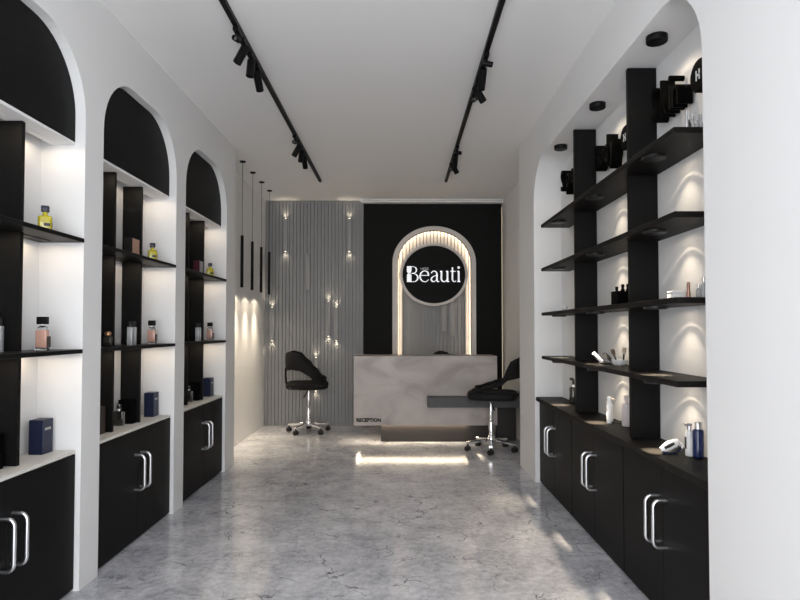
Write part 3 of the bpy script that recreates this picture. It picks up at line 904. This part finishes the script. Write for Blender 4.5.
def yellow_bottle():
    t = product('perfume_bottle', 'x', 'perfume bottle', (0,0,0), 'yellow perfume bottles on the upper left shelves')
    MB().box(-0.029, 0.029, -0.016, 0.016, 0, 0.082, 0.010, 3).build('glass_body', M['yellow'], t, True)
    MB().lathe([(0,0.081),(0.011,0.081),(0.010,0.098),(0,0.098)], (0,0,0), 14).build('neck', M['yellow'], t, True)
    MB().box(-0.017, 0.017, -0.014, 0.014, 0.098, 0.128, 0.005, 2).build('cap', M['navycap'], t, True)
    l = MB().box(-0.004, 0.022, -0.0172, -0.0162, 0.032, 0.046).build('front_label', M['darkbox'], t); l['label'] = 'dark label'
    MB().box(0.0292, 0.0302, -0.010, 0.010, 0.030, 0.050).build('side_label', M['darkbox'], t)
    return t
def pink_bottle():
    t = product('perfume_bottle', 'x', 'perfume bottle', (0,0,0), 'pink perfume bottles on the lower left shelves')
    MB().box(-0.026, 0.026, -0.020, 0.020, 0.0, 0.013, 0.003, 2).build('glass_base', M['clear'], t, True)
    MB().box(-0.024, 0.024, -0.018, 0.018, 0.0131, 0.095, 0.004, 2).build('pink_liquid', M['pink'], t, True)
    MB().lathe([(0.0,0.0951),(0.023,0.0951),(0.020,0.108),(0.012,0.115),(0.012,0.121),(0,0.121)], (0,0,0), 20).build('glass_shoulder', M['clear'], t, True)
    MB().box(-0.021, 0.021, -0.017, 0.017, 0.1211, 0.156, 0.003, 2).build('cap', M['black'], t, True)
    MB().box(0.0242, 0.032, -0.012, 0.012, 0.014, 0.066, 0.002, 1).build('side_panel', M['brownbox'], t)
    return t
def frost_bottle():
    t = product('glass_bottle', 'x', 'bottle', (0,0,0), 'silvery glass bottles on the lower left shelves')
    MB().box(-0.0155, 0.0155, -0.0155, 0.0155, 0, 0.112, 0.003, 2).build('glass_body', M['frost'], t, True)
    MB().lathe([(0,0.1125),(0.0125,0.1125),(0.0125,0.144),(0.010,0.147),(0,0.147)], (0,0,0), 16).build('cap', M['darkbox'], t, True)
    return t
def carton(w, d, h, front, side, name='product_box', cat='box'):
    # w along X, d along Y ; +X side face gets its own material
    t = product(name, 'x', cat, (0,0,0))
    MB().box(-w/2, w/2, -d/2, d/2, 0, h, 0.0015, 1).build('carton', front, t)
    MB().box(w/2+0.0003, w/2+0.0013, -d/2+0.003, d/2-0.003, 0.003, h-0.003).build('side_face', side, t)
    return t
def blue_box():
    t = product('perfume_box', 'x', 'box', (0,0,0), 'navy perfume boxes on the left counters')
    MB().box(-0.033, 0.033, -0.042, 0.042, 0, 0.162, 0.0015, 1).build('carton', M['blue'], t)
    o = text_mb('DALTON', 0.0215, 0.0004, Matrix(((0,0,1,0.0336),(1,0,0,-0.036),(0,1,0,0.112),(0,0,0,1)))) if False else None
    l = MB()
    x = -0.024
    for w in (0.008, 0.006, 0.009, 0.006, 0.008):
        l.box(0.0332, 0.0338, x, x+w, 0.112, 0.112+0.012)
        x += w + 0.0022
    l = l.build('printed_lettering', M['silvercard'], t); l['label'] = 'small silver printed word'
    return t
def smoke_bottle():
    t = product('perfume_bottle', 'x', 'perfume bottle', (0,0,0), 'dark glass bottles on the left counters')
    MB().box(-0.030, 0.030, -0.018, 0.018, 0, 0.092, 0.008, 3).build('glass_body', M['smoke'], t, True)
    MB().lathe([(0,0.0922),(0.012,0.0922),(0.012,0.104),(0,0.104)], (0,0,0), 16).build('collar', M['satin'], t, True)
    MB().lathe([(0,0.1041),(0.014,0.1041),(0.016,0.110),(0.014,0.132),(0,0.134)], (0,0,0), 16).build('cap', M['smoke'], t, True)
    MB().box(0.0302, 0.0318, -0.009, 0.009, 0.006, 0.086).build('metal_edge', M['satin'], t)
    return t

E1 = 0.0006
base = [y for y, _ in NL]
protos = {}
def put(key, maker, loc, label, rz=0, group=None):
    if key not in protos:
        protos[key] = maker(); o = protos[key]
    else:
        o = copy_tree(protos[key])
    o.location = loc; o.rotation_euler.z = rz
    o['label'] = label
    if group: o['group'] = group
    return o
for i, b0 in enumerate(base):
    w = POS[i]
    put('yellow', yellow_bottle, (-1.662, b0+0.85, SH1+E1), f'yellow perfume bottle with navy cap on the upper shelf of the {w} left niche', R(28))
    put('pink', pink_bottle, (-1.65, b0+0.825, SH2+E1), f'pink perfume bottle with black cap on the lower shelf of the {w} left niche', R(6))
    put('blue', blue_box, (-1.722 + (0.024 if i else 0), b0+0.945, CT+E1), f'navy perfume box on the white counter of the {w} left niche', 0)
    for j, dy in enumerate((0.515, 0.59)):
        put('frost', frost_bottle, (-1.652 - 0.012*j - (0.03 if i == 0 else 0), b0+dy, SH2+E1), f'{["front", "rear"][j]} one of two silvery glass bottles on the {w} left lower shelf', R(10))
    if i > 0:
        put('smoke', smoke_bottle, (-1.728, b0+0.545, CT+E1), f'dark glass perfume bottle with metal edge on the counter of the {w} left niche', R(4))
    put('blackbox', lambda: carton(0.088, 0.055, 0.150, M['raised'], M['raised']), (-1.72 if i else -1.735, b0+0.635 - (0.03 if i == 0 else 0), CT+E1),
        f'plain black carton beside the rear upright on the counter of the {w} left niche', 0, 'black cartons on the left counters')
put('copperbox', lambda: carton(0.048, 0.10, 0.108, M['darkbox'], M['copper']), (-1.655, base[1]+0.53, SH1+E1), 'dark box with a copper side on the upper shelf of the middle left niche')
put('redbox', lambda: carton(0.05, 0.09, 0.108, M['magenta'], M['silvercard']), (-1.655, base[2]+0.53, SH1+E1), 'dark red box with a silver side on the upper shelf of the farthest left niche')
put('brownbox', lambda: carton(0.06, 0.06, 0.155, M['brownbox'], M['brownbox']), (-1.715, base[1]+0.262, CT+E1), 'dark brown carton at the near end of the middle left counter')
def brass_bottle():
    t = product('perfume_bottle', 'x', 'perfume bottle', (0,0,0))
    MB().box(-0.02, 0.02, -0.016, 0.016, 0, 0.06, 0.006, 2).build('glass_body', M['smoke'], t, True)
    MB().lathe([(0,0.0605),(0.009,0.0605),(0.016,0.064),(0.018,0.073),(0.014,0.083),(0,0.085)], (0,0,0), 16).build('stopper', M['brass'], t, True)
    return t
put('brass', brass_bottle, (-1.632, base[1]+0.20, SH2+E1), 'small dark bottle with brass stopper on the lower shelf of the middle left niche')

# ------------------------------------------------------------------ products on the right
# worktop, nearest bay
t = product('shampoo_bottle', 'glossy blue bottle with silver cap on the right worktop, beside the near column', 'bottle', (1.318, 2.622, WT+E1))
MB().lathe([(0,0),(0.020,0),(0.0235,0.004),(0.0235,0.115),(0.021,0.122),(0.014,0.125),(0,0.125)], (0,0,0), 24).build('bottle_body', M['bluegloss'], t, True)
MB().lathe([(0,0.1252),(0.0145,0.1252),(0.0145,0.152),(0.012,0.156),(0,0.156)], (0,0,0), 20).build('cap', M['satin'], t, True)
t = product('pump_bottle', 'white pump bottle with silver top and black label, left of the blue bottle', 'bottle', (1.295, 2.655, WT+E1))
MB().lathe([(0,0),(0.016,0),(0.018,0.004),(0.018,0.102),(0.012,0.112),(0,0.112)], (0,0,0), 22).build('bottle_body', M['white'], t, True)
MB().lathe([(0,0.1122),(0.009,0.1122),(0.009,0.135),(0,0.135)], (0,0,0), 14).build('collar', M['satin'], t, True)
MB().box(-0.022, 0.010, -0.009, 0.009, 0.1352, 0.146, 0.003, 2).build('pump_head', M['satin'], t, True)
MB().lathe([(0.0184,0.035),(0.0186,0.035),(0.0186,0.080),(0.0184,0.080)], (0,0,0), 22, sx=1).build('black_label', M['white'], t, True)
MB().box(-0.0196, -0.0182, -0.010, 0.004, 0.034, 0.085).build('black_label', M['plastic'], t)
t = product('styling_tool', 'white handheld styling tool with black window lying on the right worktop', 'hair tool', (1.235, 2.70, WT+E1))
t.rotation_euler.z = R(-8); t.scale = (0.84,)*3
rot = Matrix.Rotation(R(62), 4, 'Y')
m = MB(); m.lathe([(0,-0.055),(0.014,-0.052),(0.022,-0.03),(0.026,0.0),(0.024,0.03),(0.015,0.052),(0,0.056)], (-0.008,0,0.044), 24, sy=0.75, mtx=rot)
m.build('tool_body', M['white'], t, True)
m = MB(); m.lathe([(0,-0.03),(0.008,-0.028),(0.011,0.0),(0.008,0.028),(0,0.03)], (-0.014,-0.013,0.046), 16, sy=0.9, mtx=rot)
m.build('black_window', M['plastic'], t, True)
m = MB(); m.tube([(0.040,0,0.020),(0.052,0,0.030),(0.058,0,0.045),(0.050,0,0.058),(0.030,0,0.052)], 0.006, 10); m.build('handle_loop', M['white'], t, True)
MB().tube([(-0.052,-0.02,0.010),(-0.02,-0.022,0.006),(0.02,-0.02,0.012),(0.045,-0.012,0.034)], 0.007, 10).build('blue_band', M['blue'], t, True)
# worktop, middle bay
t = product('cream_tube', 'slim white standing tube on the right worktop, middle bay', 'tube', (1.262, 3.575, WT+E1))
MB().lathe([(0,0),(0.013,0),(0.0145,0.004),(0.0145,0.125),(0.012,0.128),(0.012,0.155),(0.009,0.158),(0,0.158)], (0,0,0), 20).build('tube_body', M['white'], t, True)
t = product('pump_bottle', 'white bottle with beige pump standing right of the slim white tube', 'bottle', (1.292, 3.635, WT+E1))
MB().lathe([(0,0),(0.012,0),(0.016,0.005),(0.013,0.09),(0.009,0.115),(0,0.115)], (0,0,0), 20).build('bottle_body', M['white'], t, True)
MB().tube([(0,0,0.1155),(0,0,0.138),(0.012,0,0.142),(0.024,0,0.130)], 0.006, 8).build('pump_spout', M['beige'], t, True)
t = product('lotion_bottle', 'tall mauve bottle beside the nearer upright on the right worktop', 'bottle', (1.322, 3.46, WT+E1))
MB().lathe([(0,0),(0.022,0),(0.026,0.005),(0.026,0.115),(0.022,0.130),(0.010,0.137),(0.010,0.152),(0,0.152)], (0,0,0), 24).build('bottle_body', M['mauve'], t, True)
MB().lathe([(0,0.1522),(0.0125,0.1522),(0.0125,0.178),(0,0.18)], (0,0,0), 18).build('cap', M['mauve'], t, True)
t = product('soap_tray', 'low black tray behind the white bottles on the right worktop', 'tray', (1.315, 3.60, WT+E1))
MB().box(-0.010, 0.022, -0.045, 0.045, 0, 0.003, 0.001, 1).build('tray_base', M['plastic'], t)
MB().band([(-0.010,0.0031),(-0.010,0.016),(0.022,0.016),(0.022,0.0031)], [(-0.007,0.0031),(-0.007,0.013),(0.019,0.013),(0.019,0.0031)], -0.045, -0.042).build('tray_rim', M['plastic'], t)
# worktop, far bay
t = product('dispenser_bottle', 'dark bottle with silver collar on the right worktop, far bay', 'bottle', (1.318, 4.50, WT+E1))
MB().lathe([(0,0),(0.028,0),(0.030,0.004),(0.030,0.12),(0.024,0.128),(0,0.128)], (0,0,0), 24).build('bottle_body', M['smoke'], t, True)
MB().lathe([(0,0.1282),(0.022,0.1282),(0.022,0.145),(0,0.145)], (0,0,0), 20).build('collar', M['satin'], t, True)
MB().tube([(0,0,0.1452),(0,0,0.182),(-0.012,0,0.19),(-0.026,0,0.186)], 0.010, 10).build('pump_head', M['plastic'], t, True)
# fourth shelf, middle bay
z = ST[3]+E1
t = product('bowl', 'small white bowl of make-up tools on the lowest right shelf', 'bowl', (1.300, 3.50, z))
MB().lathe([(0,0),(0.032,0),(0.044,0.012),(0.048,0.032),(0.045,0.032),(0.040,0.014),(0.030,0.004),(0,0.004)], (0,0,0), 28).build('bowl_body', M['white'], t, True)
def brush(loc, lean, label, col, ln=0.085):
    t = product('make_up_brush', label, 'brush', loc, 'make-up brushes in the white bowl')
    d = Vector(lean).normalized()
    MB().cyl((0,0,0), d*ln*0.6, 0.004, 0.005, 10).build('brush_handle', M['plastic'], t, True)
    m = MB(); q = Vector((0,0,1)).rotation_difference(d).to_matrix().to_4x4()
    m.lathe([(0,0),(0.006,0),(0.012,0.02),(0.010,0.036),(0,0.04)], d*(ln*0.6+0.0005), 14, mtx=q)
    m.build('bristles', col, t, True)
brush((1.292, 3.515, z+0.006), (-0.25, 0.25, 1), 'brown make-up brush leaning left in the white bowl', M['bristle'], 0.088)
brush((1.318, 3.490, z+0.006), (0.05, -0.05, 1), 'tall beige make-up brush upright in the white bowl', M['beige'], 0.10)
t = product('compact', 'open dark compact leaning beside the white bowl', 'compact', (1.255, 3.585, z)); t.scale = (1.3,)*3
MB().box(-0.028, 0.028, -0.022, 0.022, 0, 0.008, 0.002, 1).build('compact_base', M['plastic'], t)
m = MB(); b_ = bmesh.new()
mx_ = MB().box(-0.028, 0.028, -0.022, 0.022, 0, 0.006, 0.002, 1)
bmesh.ops.transform(mx_.bm, matrix=Matrix.Translation((0.004,0.0,0.030)) @ Matrix.Rotation(R(48), 4, 'Y'), verts=mx_.bm.verts)
mx_.build('compact_lid', M['plastic'], t)
t = product('cream_tube', 'leaning white cream tube with black stripe on the lowest right shelf', 'tube', (1.225, 3.63, z))
mx_ = MB().box(-0.010, 0.010, -0.014, 0.014, 0, 0.075, 0.004, 2)
bmesh.ops.transform(mx_.bm, matrix=Matrix.Translation((0.012,0,0.012)) @ Matrix.Rotation(R(-42), 4, 'Y'), verts=mx_.bm.verts)
mx_.build('tube_body', M['white'], t, True)
mx_ = MB().box(-0.0108, -0.0101, -0.006, 0.006, 0.004, 0.070)
bmesh.ops.transform(mx_.bm, matrix=Matrix.Translation((0.012,0,0.012)) @ Matrix.Rotation(R(-42), 4, 'Y'), verts=mx_.bm.verts)
mx_.build('black_stripe', M['plastic'], t)
MB().box(0.000, 0.028, -0.012, 0.012, 0.0, 0.012, 0.003, 2).build('tube_cap', M['white'], t, True)
# third shelf
z = ST[2]+E1
t = product('organiser_box', 'black box holding black bottles on the third right shelf, middle bay', 'box', (1.295, 3.44, z))
MB().box(-0.045, 0.045, -0.05, 0.05, 0, 0.004).build('box_base', M['raised'], t)
for (a, b_, c, d) in ((-0.045,0.045,-0.05,-0.046),(-0.045,0.045,0.046,0.05),(-0.045,-0.041,-0.0459,0.0459),(0.041,0.045,-0.0459,0.0459)):
    MB().box(a, b_, c, d, 0.0041, 0.088).build('box_side', M['raised'], t)
for (dx, dy, h, lab) in ((-0.022, 0.02, 0.112, 'black bottle in the black box, left one'), (0.004, -0.005, 0.124, 'black bottle in the black box, tallest in the middle'), (0.026, -0.028, 0.124, 'black bottle in the black box, right one')):
    q = product('cosmetic_bottle', lab, 'bottle', (1.295+dx, 3.44+dy, z+0.0046), 'black bottles in the black box')
    MB().lathe([(0,0),(0.012,0),(0.012,h-0.03),(0.007,h-0.024),(0.007,h-0.02),(0,h-0.02)], (0,0,0), 16).build('bottle_body', M['raised'], q, True)
    MB().lathe([(0,h-0.0198),(0.009,h-0.0198),(0.009,h),(0,h)], (0,0,0), 14).build('cap', M['raised'], q, True)
t = product('soap_dish', 'low white box on the third right shelf, nearest bay', 'box', (1.268, 2.70, z))
MB().box(-0.03, 0.03, -0.03, 0.03, 0, 0.030, 0.003, 2).build('box_body', M['white'], t, True)
MB().box(-0.031, 0.031, -0.031, 0.031, 0.0302, 0.042, 0.003, 2).build('box_lid', M['white'], t, True)
t = product('lipstick', 'rose gold lipstick standing right of the low white box', 'lipstick', (1.300, 2.655, z))
MB().lathe([(0,0),(0.009,0),(0.009,0.035),(0,0.035)], (0,0,0), 16).build('lipstick_base', M['rose'], t, True)
MB().lathe([(0,0.0352),(0.0075,0.0352),(0.0075,0.075),(0.004,0.080),(0,0.080)], (0,0,0), 16).build('lipstick_cap', M['rose'], t, True)
for (x, y, h, r, lab) in ((1.305, 2.575, 0.062, 0.011, 'short glass vial on the third right shelf near the column'), (1.312, 2.545, 0.092, 0.011, 'taller glass vial on the third right shelf next to the column')):
    q = product('glass_vial', lab, 'vial', (x, y, z), 'glass vials on the third right shelf')
    MB().lathe([(0,0),(r,0),(r,h*0.62),(r*0.5,h*0.72),(r*0.5,h*0.76),(0,h*0.76)], (0,0,0), 18).build('glass_body', M['frost'], q, True)
    MB().lathe([(0,h*0.765),(r*0.62,h*0.765),(r*0.62,h),(0,h)], (0,0,0), 14).build('cap', M['satin'], q, True)
t = product('ring_dish', 'small white dish with a pale stone on the third right shelf, far bay', 'dish', (1.185, 4.24, z))
MB().lathe([(0,0),(0.010,0),(0.008,0.006),(0.020,0.022),(0.024,0.034),(0.021,0.034),(0.016,0.022),(0,0.012)], (0,0,0), 20).build('dish_body', M['white'], t, True)
MB().lathe([(0,0.0125),(0.009,0.024),(0.006,0.032),(0,0.032)], (0,0,0), 8).build('clear_stone', M['white'], t)
# top shelf, nearest bay: little bottles
z = ST[0]+E1
for (x, y, h, r, mt, lab) in ((1.205, 2.455, 0.082, 0.006, 'satin', 'thin spire-shaped vial, leftmost of the small things on the top right shelf'),
                          (1.226, 2.480, 0.074, 0.008, 'smoke', 'short dark vial, second from the left on the top right shelf'),
                          (1.244, 2.485, 0.078, 0.009, 'satin', 'grey vial, third from the left on the top right shelf'),
                          (1.262, 2.480, 0.072, 0.007, 'frost', 'pale vial, fourth from the left on the top right shelf'),
                          (1.279, 2.485, 0.074, 0.008, 'satin', 'grey vial, fifth from the left on the top right shelf'),
                          (1.300, 2.485, 0.098, 0.013, 'satin', 'widest grey vial, rightmost of the small things on the top right shelf')):
    q = product('glass_vial', lab, 'vial', (x, y, z), 'little vials on the top right shelf')
    MB().lathe([(0,0),(r,0),(r,h*0.45),(r*0.45,h*0.58),(r*0.45,h*0.66),(0,h*0.66)], (0,0,0), 14).build('vial_body', M[mt], q, True)
    MB().lathe([(0,h*0.665),(r*0.75,h*0.665),(r*0.6,h),(0,h)], (0,0,0), 12).build('vial_cap', M['satin'], q, True)

# ------------------------------------------------------------------ light and camera
w = bpy.data.worlds.new('world'); S.world = w; w.use_nodes = True
bg = w.node_tree.nodes['Background']
bg.inputs['Color'].default_value = (0.92, 0.96, 1.0, 1); bg.inputs['Strength'].default_value = 0.5
# daylight through the shop front behind the camera
ld = bpy.data.lights.new('shopfront_daylight', 'AREA'); ld.shape = 'RECTANGLE'; ld.size = 2.7; ld.size_y = 2.7; ld.energy = 136; ld.color = (0.955, 0.975, 1.0)
o = bpy.data.objects.new('shopfront_daylight', ld); COL.objects.link(o); o.location = (-0.2, YF-0.05, 1.5); o.rotation_euler = (R(90), 0, 0)
o.rotation_euler = Vector((0, -1, -0.12)).to_track_quat('Z', 'Y').to_euler()

cam = bpy.data.cameras.new('camera'); co = bpy.data.objects.new('camera', cam); COL.objects.link(co)
co.location = (0, 0, 1.28); co.rotation_euler = (R(90 + 1.58), 0, 0)
cam.sensor_width = 36; cam.lens = 590/800*36; cam.shift_y = 12.7/800; cam.clip_start = 0.05
S.camera = co
S.view_settings.view_transform = 'Standard'
S.view_settings.look = 'None'
S.view_settings.exposure = 0.0
